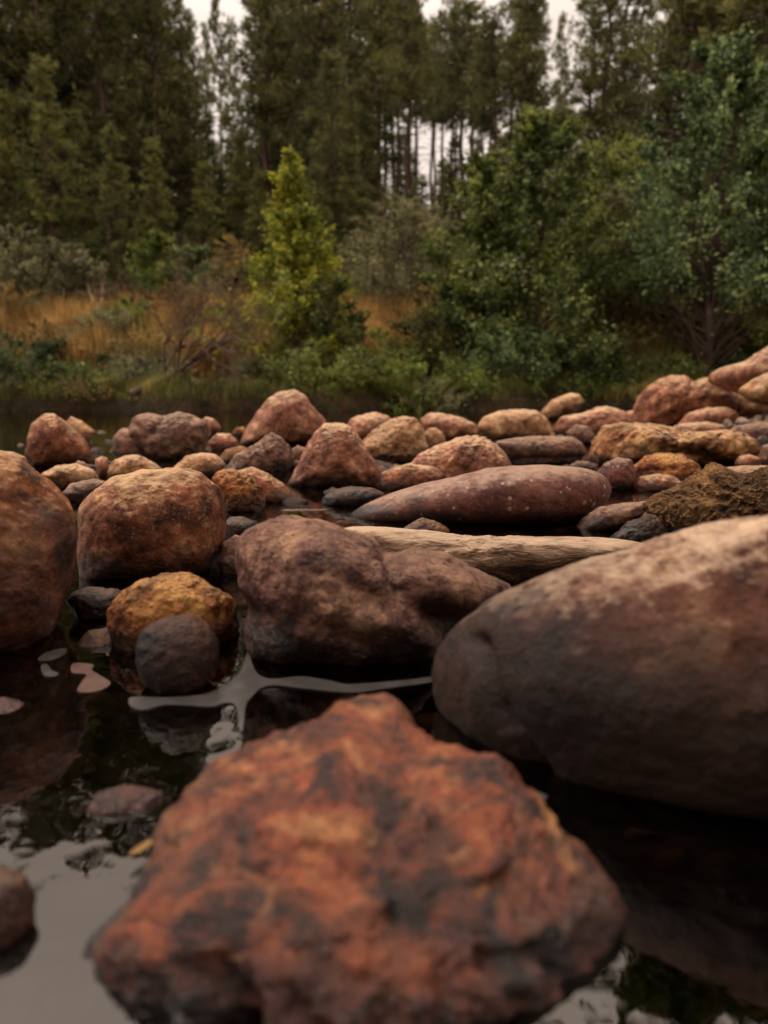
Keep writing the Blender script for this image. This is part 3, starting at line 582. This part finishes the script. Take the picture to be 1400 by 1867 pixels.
# ------------------------------------------------------------------ vegetation
def diamonds(Cn, ln, wd, dirs=None, jit=.3):
    n = len(Cn); a = rs.normal(size=(n, 3)) if dirs is None else dirs + rs.normal(size=(n, 3)) * jit
    a /= np.linalg.norm(a, axis=1)[:, None]; b = np.cross(a, rs.normal(size=(n, 3))); b /= np.linalg.norm(b, axis=1)[:, None]
    l = (ln * rs.uniform(.6, 1.3, n))[:, None]; w_ = (wd * rs.uniform(.6, 1.3, n))[:, None]
    V = np.stack([Cn - a * l / 2, Cn + b * w_ / 2, Cn + a * l / 2, Cn - b * w_ / 2], 1).reshape(-1, 3)
    return V, np.arange(4 * n).reshape(n, 4)
def tubes(paths, sides=5):
    Vs = []; Fs = []; k = 0
    for P, Rd in paths:
        P = np.asarray(P, float); n = len(P); d = np.gradient(P, axis=0); d /= np.linalg.norm(d, axis=1)[:, None] + 1e-9
        ref = np.array([.3, .9, .2]) if abs(d[0][2]) > .7 else np.array([0, 0, 1.]); u = np.cross(d, ref); u /= np.linalg.norm(u, axis=1)[:, None] + 1e-9; v = np.cross(d, u)
        for i in range(n):
            for j in range(sides): t = 2 * math.pi * j / sides; Vs.append(P[i] + (u[i] * math.cos(t) + v[i] * math.sin(t)) * Rd[i])
        for i in range(n - 1):
            for j in range(sides): a = k + i * sides + j; b = k + i * sides + (j + 1) % sides; Fs.append((a, b, b + sides, a + sides))
        k += n * sides
    return np.array(Vs), np.array(Fs)
def bend(p0, p1, n=5, wob=.06):
    p0 = np.array(p0, float); p1 = np.array(p1, float); t = np.linspace(0, 1, n)[:, None]; P = p0 + (p1 - p0) * t
    P[1:-1] += rs.normal(size=(n - 2, 3)) * wob * np.linalg.norm(p1 - p0); return P

def broadleaf(name, w_, h, mat, profile, ncl, nleaf, leaf=.09, trunk_r=.04, start=.1, clr=.2, multi=1, bark=None):
    """returns an Empty at the base with trunk + crown"""
    e = empty(name, (0, 0, 0)); cs = []; paths = []
    for s in range(multi):
        tx = rs.uniform(-.15, .15) * w_ * (multi > 1)
        tp = bend((tx * .3, 0, -.2), (tx + rs.uniform(-.05, .05) * w_, rs.uniform(-.05, .05) * w_, h * .93), 8, .012); paths.append((tp, np.linspace(trunk_r, trunk_r * .15, 8)))
    for i in range(ncl):
        t = start + (1 - start) * rs.uniform() ** 1.05; a = rs.uniform(0, 2 * math.pi); r = profile(t) * w_ / 2 * (.35 + .65 * rs.uniform() ** .5) * (1 + .25 * math.sin(a * 3 + t * 9) + .18 * rs.normal())
        p = np.array([r * math.cos(a), r * math.sin(a), t * h]); cs.append(p)
        if i % 3 == 0:
            z0 = max(.03, t - .18 - .15 * rs.uniform()) * h; paths.append((bend((0, 0, z0), p, 4, .06), np.linspace(trunk_r * .4 * (1.1 - t), .004, 4)))
    cs = np.array(cs); rad = clr * (.45 + 1.0 * rs.uniform(size=len(cs))) * (1.15 - .75 * (cs[:, 2] / h) ** 2)
    idx = rs.randint(0, len(cs), nleaf); od = cs * (1, 1, 0); od /= np.linalg.norm(od, axis=1)[:, None] + 1e-6; od = od + (0, 0, 1) * rs.uniform(.1, 1.0, len(cs))[:, None]; od /= np.linalg.norm(od, axis=1)[:, None]
    al = rs.normal(size=nleaf)[:, None]; off = rs.normal(size=(nleaf, 3)) * rad[idx][:, None] * .34 * (1.15 - .3 * al.clip(-1.5, 1.8)) + od[idx] * al * rad[idx][:, None] * .85
    V, Fc = diamonds(cs[idx] + off, leaf, leaf * .55)
    tv, tf_ = tubes(paths); mesh_from('trunk', tv, tf_, bark or BARK, True, e); mesh_from('crown', V, Fc, mat, False, e)
    return e
def place(e, px, y, top, label, cat, group, rz=None, hgt=None):
    d = ray(px, 700); x = (px - 700) / F * y / (d[1]); z = float(ground(x, y))
    T = at_y(px, top, y)[2]; s = (T - z) / hgt
    e.location = (x, y, z); e.scale = (s, s, s); e.rotation_euler = (0, 0, rs.uniform(0, 6.28) if rz is None else rz); tag(e, label, cat, group); return e
cone = lambda t: max(0.03, (1 - t) ** 1.15 * 1.2) * min(1, .5 + t * 3.2)
dome = lambda t: math.sqrt(max(0.02, 1 - ((t - .42) / .6) ** 2))
taper = lambda t: math.sqrt(max(0.02, 1 - ((t - .35) / .67) ** 2)) * (1.2 - .62 * t)
tall = lambda t: math.sqrt(max(0.02, 1 - ((t - .4) / .62) ** 2)) * (1.08 - .25 * t)
def hgt_of(px, y, top):
    x = (px - 700) / F * y / ray(px, 700)[1]; return at_y(px, top, y)[2] - float(ground(x, y))
def bush(px, y, top, wpx, mat, prof, label, dens=1., name='shrub', cat='shrub', group='shrubs along the far river bank', leaf=.075, start=.02, multi=3, tr=.025, clr=None):
    h = hgt_of(px, y, top); w_ = wpx / F * y; vol = w_ * w_ * h
    n = int(min(30000, 3000 * dens * (w_ * h) * (1 + .3 * w_))); ncl = int(min(300, 20 * (w_ * h) * 1.4 + 16))
    e = broadleaf(name, w_, h, LM[mat], prof, ncl, n, leaf, tr, start, clr or .14 + .05 * w_ / 2, multi)
    return place(e, px, y, top, label, cat, group, hgt=h)
bush(538, 15.0, 282, 225, 'yellowgreen', cone, 'yellow green young tree with a pointed top alone on the far bank', dens=.95, clr=.17, name='young_tree', cat='tree', group='broadleaf trees on the far bank', multi=1, tr=.05, leaf=.085)
bush(975, 15.0, 190, 285, 'green', taper, 'broad mid green leafy tree right of the centre of the far bank', name='leafy_tree', cat='tree', group='broadleaf trees on the far bank', multi=2, tr=.06, leaf=.1)
bush(872, 15.4, 285, 150, 'green', tall, 'smaller green tree at the left side of the broad mid green tree', name='leafy_tree', cat='tree', group='broadleaf trees on the far bank', multi=2, tr=.04, leaf=.09)
bush(1285, 14.4, 70, 330, 'bluegreen', taper, 'tallest dense blue green tree with a dark trunk on the right bank', name='leafy_tree', cat='tree', group='broadleaf trees on the far bank', multi=1, tr=.11, leaf=.1, start=.27, dens=.8)
bush(1440, 14.8, 20, 260, 'green', tall, 'green tree cut by the right edge beside the tallest leafy tree', name='leafy_tree', cat='tree', group='broadleaf trees on the far bank', multi=1, tr=.08, leaf=.1, start=.12)
bush(1130, 16.5, 345, 150, 'olive', dome, 'olive grey bush between the two big leafy trees')
bush(1110, 17.5, 250, 190, 'green', tall, 'leafy tree half hidden behind the olive grey bush', name='leafy_tree', cat='tree', group='broadleaf trees on the far bank', multi=1, tr=.05)
bush(728, 18.5, 358, 205, 'olive', dome, 'round olive grey bush with a dark underside at the centre', leaf=.07)
bush(50, 18.0, 415, 190, 'olive', dome, 'grey green bush at the left edge above the orange grass')
bush(128, 18.4, 445, 130, 'olive', dome, 'second grey green bush right of the one at the left edge')
bush(300, 18.0, 430, 90, 'bright', dome, 'fresh green bush behind the orange grass, left of the bare shrub', group='shrubs along the far river bank')
bush(362, 18.6, 452, 110, 'bluegreen', dome, 'dull green bush right beside the fresh green bush')
bush(606, 14.3, 505, 95, 'dkgreen', dome, 'dark green bush at the right foot of the yellow green tree', leaf=.07)
bush(560, 13.8, 625, 170, 'green', dome, 'low green bush in front of the yellow green tree by the water', leaf=.06)
bush(668, 13.6, 640, 120, 'green', dome, 'low green clump between the yellow green tree and the bright grass', leaf=.06)
bush(745, 13.5, 655, 100, 'bright', dome, 'bright green leafy clump hanging over the water at the centre', leaf=.06)
bush(850, 13.9, 660, 120, 'bright', dome, 'light green clump right of the bright green one', leaf=.06)
bush(805, 15.2, 555, 150, 'dkgreen', dome, 'dark bush in front of the round olive bush', leaf=.07)
bush(800, 16.5, 520, 90, 'ochre', dome, 'rusty brown bush right of the yellow dry grass', leaf=.06)
bush(930, 13.9, 600, 150, 'bluegreen', dome, 'blue green bush under the broad mid green tree', leaf=.07)
bush(1060, 13.8, 615, 160, 'dkgreen', dome, 'dark green low bush between the two big trees', leaf=.07)
bush(1185, 13.8, 650, 150, 'dkgreen', dome, 'dark green low bush left of the dark trunk', leaf=.07)
bush(1350, 13.9, 650, 150, 'dkgreen', dome, 'dark green low bush right of the dark trunk', leaf=.07)
bush(1120, 15.3, 500, 110, 'ochre', dome, 'reddish brown bush between the two big leafy trees', leaf=.06, dens=.6)
bush(50, 14.2, 620, 200, 'dkgreen', dome, 'dark green bush by the water at the left edge', leaf=.07)
bush(150, 13.8, 660, 140, 'green', dome, 'green leafy clump by the water right of the left edge bush', leaf=.06)
bush(205, 15.5, 565, 120, 'olive', dome, 'dark olive bush in the middle of the orange grass', leaf=.06)
bush(330, 14.8, 610, 130, 'ochre', dome, 'ochre brown bush behind the bare branched shrub', leaf=.06, dens=.7)
bush(255, 13.9, 650, 110, 'olive', dome, 'olive bush at the foot of the bare branched shrub', leaf=.06)
bush(450, 14.2, 655, 120, 'olive', dome, 'olive bush left of the low green bush by the water', leaf=.06)
bush(430, 16.5, 430, 80, 'ochre', dome, 'thin brown leafed bush touching the left side of the yellow green tree', leaf=.05, dens=.35)
bush(20, 16.3, 520, 110, 'ochre', dome, 'yellow brown weeds at the left edge', leaf=.05, dens=.7)
bush(330, 16.4, 520, 130, 'ochre', dome, 'flat topped yellow brown weeds behind the bare shrub', leaf=.05, dens=.7)

CL = [(1290,16.5,540,110,'ochre','dry golden weeds seen behind the dark trunk at the right'),(1215,15.8,560,80,'ochre','dry weeds left of the dark trunk at the right'),(20,13.6,690,90,'olive','olive clump by the water at the far left'),(100,13.4,712,80,'bright','small fresh green clump by the water left of the dark green bush'),(185,13.5,690,110,'ochre','small brown clump hanging over the earth edge left of the bare shrub'),(300,13.6,680,90,'green','small green clump under the bare shrub'),(395,13.5,690,110,'olive','olive clump right of the bare shrub trunk'),(475,13.5,700,70,'bright','small bright clump left of the low green bush'),(510,14.4,620,90,'green','green clump at the left foot of the yellow green tree'),(620,13.4,690,90,'bright','bright clump above the tall brown boulder'),(700,14.6,600,80,'bright','light clump in front of the yellow dry grass'),(790,13.4,695,90,'olive','olive clump right of the bright green leafy clump'),(895,13.4,690,100,'bright','bright weeds below the broad mid green tree'),(985,13.5,690,110,'green','green weeds at the water below the broad mid green tree'),(1090,13.4,690,110,'bright','bright weeds left of the brick red boulder'),(1010,14.3,640,120,'ochre','brownish weeds in front of the broad mid green tree'),(1150,14.6,590,80,'ochre','orange brown weeds between the two big trees'),(260,14.8,600,100,'ochre','orange brown weeds left of the bare shrub'),(90,14.9,590,120,'ochre','orange brown weeds above the dark green bush at the left'),(410,15.4,560,90,'bright','yellow green weeds behind the bare shrub'),(250,16.2,545,110,'bright','yellow green weeds along the top of the orange grass')]
for px, y, top, w_, m_, lb in CL: bush(px, y, top, w_, m_, dome, lb, name='weed_clump', cat='weeds', group='weed clumps along the far river bank', leaf=.05, dens=1.1, multi=4, tr=.01)
# unseen trees added beside and behind the viewer to shade the foreground
def shade_tree(x, y, h, w_, start, label, n=20000, seed=1):
    e = broadleaf('leafy_tree', w_, h, LM['green'], tall, 90, n, .16, .13, start, .42, 1); e.location = (x, y, float(ground(x, y)) - .05)
    tag(e, label, 'tree', 'unseen trees added to shade the foreground')
shade_tree(3.0, 3.5, 7.4, 5.6, .50, 'added overhanging leafy shade tree just outside the right edge', n=34000)
shade_tree(1.6, -2.6, 5.5, 4.2, .2, 'unseen leafy tree added for shade behind the viewer, to the right')
shade_tree(-2.6, -3.4, 4.6, 3.6, .2, 'unseen leafy tree added for shade behind the viewer, to the left')
# bare shrub leaning right
def bare_shrub():
    y = 13.4; x = (300 - 700) / F * y; e = empty('bare_shrub', (x, y, float(ground(x, y))))
    paths = []
    def br(p, d, ln, r, lev):
        q = p + d * ln; P = bend(p, q, 4, .07); paths.append((P, np.linspace(r, r * .55, 4)))
        if lev == 0: return
        for _ in range(3 if lev > 1 else 4):
            nd = d + rs.normal(size=3) * .38 + (.06, 0, .12); nd /= np.linalg.norm(nd); br(P[rs.randint(2, 4)], nd, ln * rs.uniform(.55, .85), r * .55, lev - 1)
    for k in range(7):
        d = np.array([.9 * rs.uniform(.3, 1.1), rs.uniform(-.4, .3), rs.uniform(.7, 1.1)]); d /= np.linalg.norm(d); br(np.array([rs.uniform(-.2, .3), 0, .05]), d, .75, .022, 4)
    V, Fc = tubes(paths, 4); mesh_from('branches', V, Fc, TWIG, True, e)
    lg = bend((-.35, -.3, -.1), (1.0, .1, .62), 8, .03); V, Fc = tubes([(lg, np.linspace(.05, .02, 8))], 8); mesh_from('trunk', V, Fc, BARK, True, e)
    e.scale = (1.2, 1.2, 1.3); tag(e, 'bare brown twiggy shrub leaning right over the water at the left bank', 'shrub')
bare_shrub()
# pale snag
y = 17.0; x = (203 - 700) / F * y; e = empty('dead_snag', (x, y, float(ground(x, y))))
P1 = [(0, 0, -.1), (.02, 0, .35), (-.08, 0, .62), (.0, 0, .85), (.02, .02, 1.25)]; P2 = [(-.08, 0, .62), (-.25, 0, .9), (-.3, 0, 1.15)]
V, Fc = tubes([(P1, [.07, .06, .05, .04, .01]), (P2, [.035, .025, .01])], 8); mesh_from('stem', V, Fc, PALEWOOD, True, e)
V, Fc = tubes([(bend((0, 0, .85), (rs.uniform(-.7, .9), rs.uniform(-.3, .3), rs.uniform(.9, 1.5)), 5, .08), np.linspace(.014, .004, 5)) for _ in range(14)], 4); mesh_from('twigs', V, Fc, TWIG, True, e)
tag(e, 'pale forked dead stem standing above the orange grass at the left', 'dead tree')

# grass, uncountable
def blades(n, region, h0, h1, w_):
    x, y = region(n); z = ground(x, y); p = np.stack([x, y, z - .03], 1); n = len(x)
    h = rs.uniform(h0, h1, n) * (1 + .5 * fbm(np.stack([x, y, x * 0], 1) * 1.1, 2)); a = rs.uniform(0, 6.28, n); ln = rs.uniform(.1, .55, n) * h
    side = np.stack([np.cos(a + 1.57), np.sin(a + 1.57), 0 * a], 1) * w_; lean = np.stack([np.cos(a) * ln, np.sin(a) * ln, 0 * a], 1); up = np.stack([0 * h, 0 * h, h], 1)
    V = np.stack([p - side, p + side, p + up * .55 + lean * .35 + side * .7, p + up * .55 + lean * .35 - side * .7, p + up + lean], 1).reshape(-1, 3)
    k = np.arange(n)[:, None] * 5; T = np.concatenate([k + [0, 1, 2], k + [0, 2, 3], k + [3, 2, 4]]); return V, T
def reg(x0, x1, e0, e1, thr=None, sgn=1, off=0.):
    def f(n):
        x = rs.uniform(x0, x1, n); e = rs.uniform(0, 1, n) ** 1.0 * (e1 - e0) + e0; y = edge_y(x) + e
        m = fbm(np.stack([x, y, x * 0 + 5], 1) * .55, 3) * sgn > (off if thr is None else thr); return x[m], y[m]
    return f
V, T = blades(70000, reg(-9, 3.2, 1.6, 5.5, -.02), .45, .95, .009); o = mesh_from('dry_grass', V, T, LM['drygrass']); tag(o, 'tall orange dry grass covering the far river bank', 'grass', kind='stuff')
V, T = blades(70000, reg(-9, 9, .45, 2.6, -.05, -1), .10, .34, .008); o = mesh_from('green_grass', V, T, LM['grass']); tag(o, 'short green grass and weeds along the water edge of the far bank', 'grass', kind='stuff')
V, T = blades(40000, reg(2, 12, 1.5, 8, -.4), .25, .6, .01); o = mesh_from('shaded_grass', V, T, LM['grass']); tag(o, 'green grass under the leafy trees on the right bank', 'grass', kind='stuff')

V, T = blades(15000, reg(-9, 11, .3, 1.1, -.05), .08, .30, .009); o = mesh_from('bank_weeds', V, T, LM['grass']); tag(o, 'weeds hanging over the dark earth edge of the far bank', 'weeds', kind='stuff')
V, T = blades(30000, reg(-9, 3.2, 1.2, 5.5, -.1, -1), .3, .8, .009); o = mesh_from('mixed_weeds', V, T, LM['olive']); tag(o, 'olive weeds mixed into the dry grass of the far bank', 'weeds', kind='stuff')
# pines: unit height 10
def pine(kind, seed):
    global rs
    keep = rs; rs = np.random.RandomState(seed); H = 10.
    e = empty('pine_tree', (0, 0, 0)); start = {'dense': .12, 'high': .58, 'mid': .34, 'young': .04}[kind]
    Rm = {'dense': 1.15, 'high': 1.0, 'mid': 1.1, 'young': 1.5}[kind]; paths = [(bend((0, 0, -.3), (rs.uniform(-.15, .15), rs.uniform(-.15, .15), H * .98), 9, .006), np.linspace(.12, .02, 9))]
    tc_ = []; td = []
    nlev = int(34 * (1 - start)) + 5
    for i in range(nlev):
        t = start + (1 - start) * (i + rs.uniform(-.3, .3)) / nlev; t = min(t, .985); r0 = Rm * ((1 - t) / (1 - start)) ** (.9 if kind == 'young' else .6) * (.55 + .45 * min(1, (t - start) / .15 + .3)) + .12
        for k in range(rs.randint(4, 7)):
            if rs.uniform() < .12: continue
            a = rs.uniform(0, 6.28); r = r0 * rs.uniform(.55, 1.2); z0 = t * H; z1 = z0 + r * rs.uniform(-.15, .45)
            p1 = np.array([r * math.cos(a), r * math.sin(a), z1]); B = bend((0, 0, z0), p1, 4, .05); paths.append((B, np.linspace(.022, .006, 4)))
            nt_ = max(3, int(r * 7))
            for q in range(nt_):
                s = rs.uniform(.25, 1.05); c = np.array([0, 0, z0]) * (1 - s) + p1 * s + rs.normal(size=3) * .09; tc_.append(c); td.append([math.cos(a) * .5, math.sin(a) * .5, .55])
    if kind in ('high', 'mid'):      # dead stubs
        for _ in range(40):
            z = rs.uniform(.15, start) * H; a = rs.uniform(0, 6.28); r = rs.uniform(.2, .7); paths.append((bend((0, 0, z), (r * math.cos(a), r * math.sin(a), z + .1), 3, .05), [.012, .008, .004]))
    tc_ = np.array(tc_); td = np.array(td); m = 15; idx = np.repeat(np.arange(len(tc_)), m)
    dr = rs.normal(size=(len(idx), 3)) * .55 + td[idx]; dr /= np.linalg.norm(dr, axis=1)[:, None]; Cn = tc_[idx] + dr * .09 + rs.normal(size=(len(idx), 3)) * .035
    V, Fc = diamonds(Cn, .22, .034, dr, .1)
    tv, tf_ = tubes(paths, 5); mesh_from('trunk', tv, tf_, BARK, True, e); mesh_from('crown', V, Fc, LM['needle2' if kind == 'young' else 'needle'], False, e)
    rs = keep; return e
protos = {k: [pine(k, 11 + i * 5 + j) for j in range(n)] for i, (k, n) in enumerate((('dense', 3), ('high', 3), ('mid', 2), ('young', 2)))}
used = set()
def put_pine(kind, px, y, top, label, group='pines of the forest behind the bank', wide=1.):
    pr = protos[kind][rs.randint(len(protos[kind]))]
    o = pr if pr.name not in used else copy_tree(pr); used.add(pr.name)
    h = hgt_of(px, y, top); x = (px - 700) / F * y / ray(px, 700)[1]
    s = h / 10.; sw = (.75 * s + .25) * wide; o.location = (x, y, float(ground(x, y))); o.scale = (sw, sw, s); o.rotation_euler = (0, 0, rs.uniform(0, 6.28)); tag(o, label, 'tree', group)
LT = 'tall dark pine standing in the dense forest left of the sky gap'
LC = 'tall bare stemmed pine with a high crown in the thin central stand'
LR = 'tall pine rising behind the leafy trees at the right'
LB = 'small pine filling the dark forest behind the front row of pines'
# left mass
for px, y, top in [(-150,25,-290),(-90,25,-280),(-20,22,-300),(15,24,-270),(45,26,-290),(80,25,-250),(110,24,-310),(150,25,-270),(170,29,-300),(215,24,-320),(262,27,-325),(300,25,-310),(318,30,-200),(345,27,-20),(505,25,-280),(545,28,-260),(590,24,-260),(640,29,-250),(20,32,-140),(75,38,-120),(195,38,-120),(0,44,-60),(120,45,-60),(160,42,-80),(240,45,-60),(300,44,-40),(520,42,-60),(560,44,-60),(600,44,-60),(650,42,-60),(140,34,-150),(290,34,-140),(505,34,-120),(570,34,-150),(620,38,-130),(250,38,-120),(690,27,-90)]:
    put_pine('dense' if rs.uniform() < .7 else 'mid', px, y, top, LT)
for px, y, top in [(357,33,60),(487,31,-40),(610,21,90),(660,23,140)]: put_pine('mid', px, y, top, 'medium pine at the edge of the sky gaps left of the centre')
# central thin stand
for px, y, top in [(700,30,-60),(722,36,-90),(742,28,-40),(765,33,20),(800,37,20),(815,41,-20),(826,29,20),(842,35,0),(855,44,0),(868,31,25),(893,27,10),(752,45,-20),(785,47,30),(705,46,-30),(712,42,-60),(775,42,40),(850,44,45),(918,33,-60),(688,38,-80),(732,24,-80),(935,28,-60),(880,40,70)]:
    k_ = rs.choice(['high']) if y > 32 else 'high'
    put_pine(k_, px + rs.uniform(-8, 8), y, top, LC if k_ == 'high' else 'leafier pine among the bare stems of the thin central stand', wide=rs.uniform(.75, 1.15))
put_pine('high', 418, 40, -40, 'thin distant pine whose sparse twigs speckle the sky gap left of the centre', wide=.55)
put_pine('mid', 440, 44, 30, 'thin dark pine at the right side of the sky gap left of the centre', wide=.5)
put_pine('mid', 372, 42, 20, 'thin dark pine at the left side of the sky gap left of the centre', wide=.6)
put_pine('high', 395, 46, 40, 'thinnest far pine inside the sky gap left of the centre', wide=.5)
put_pine('high', 1003, 45, 20, 'thin far pine inside the narrow sky gap above the broad green tree', wide=.5)
# right
for px, y, top in [(940,26,-100),(955,34,-20),(1056,30,-90),(1080,25,-100),(1110,31,-100),(1215,21,-760),(1262,24,-820),(1310,22,-880),(1135,36,-60),(1205,33,-90),(1240,38,-120),(1290,30,-200),(1385,23,-880),(1440,21,-900),(1355,19,-860),(1490,24,-880),(1235,27,-600),(1330,33,-60)]:
    put_pine('mid' if rs.uniform() < .6 else 'dense', px, y, top, LR)
# lower pines closing the gaps at their feet
for px, y, top in [(115,20.5,95),(228,20.5,225),(40,21,160),(170,22,200),(300,21.5,250),(345,27,170),(395,30,205),(425,34,195),(450,24,230),(385,22,290),(480,21.5,310),(-30,20,180),(70,30,60),(640,20.5,260),(580,20,300)]:
    put_pine('young', px, y, top, 'young pine with branches low to the ground in front of the dark forest')
for i in range(46):
    px = -60 + i * 34 + rs.uniform(-12, 12); y = rs.uniform(38, 50)
    top = rs.uniform(235, 290) if 660 < px < 920 else (rs.uniform(200, 260) if 360 < px < 470 else (rs.uniform(150, 200) if 970 < px < 1200 else rs.uniform(80, 180)))
    put_pine('young' if rs.uniform() < .75 else 'mid', px, y, top, LB, wide=1.3)
for i in range(34):
    px = -60 + i * 46 + rs.uniform(-15, 15); y = rs.uniform(28, 36)
    put_pine('young', px, y, rs.uniform(290, 370), 'low young pine in the shade between the pine trunks', wide=1.35)
# remove prototypes never placed
for k in protos:
    for p in protos[k]:
        if p.name not in used:
            for c in list(p.children): bpy.data.objects.remove(c)
            bpy.data.objects.remove(p)
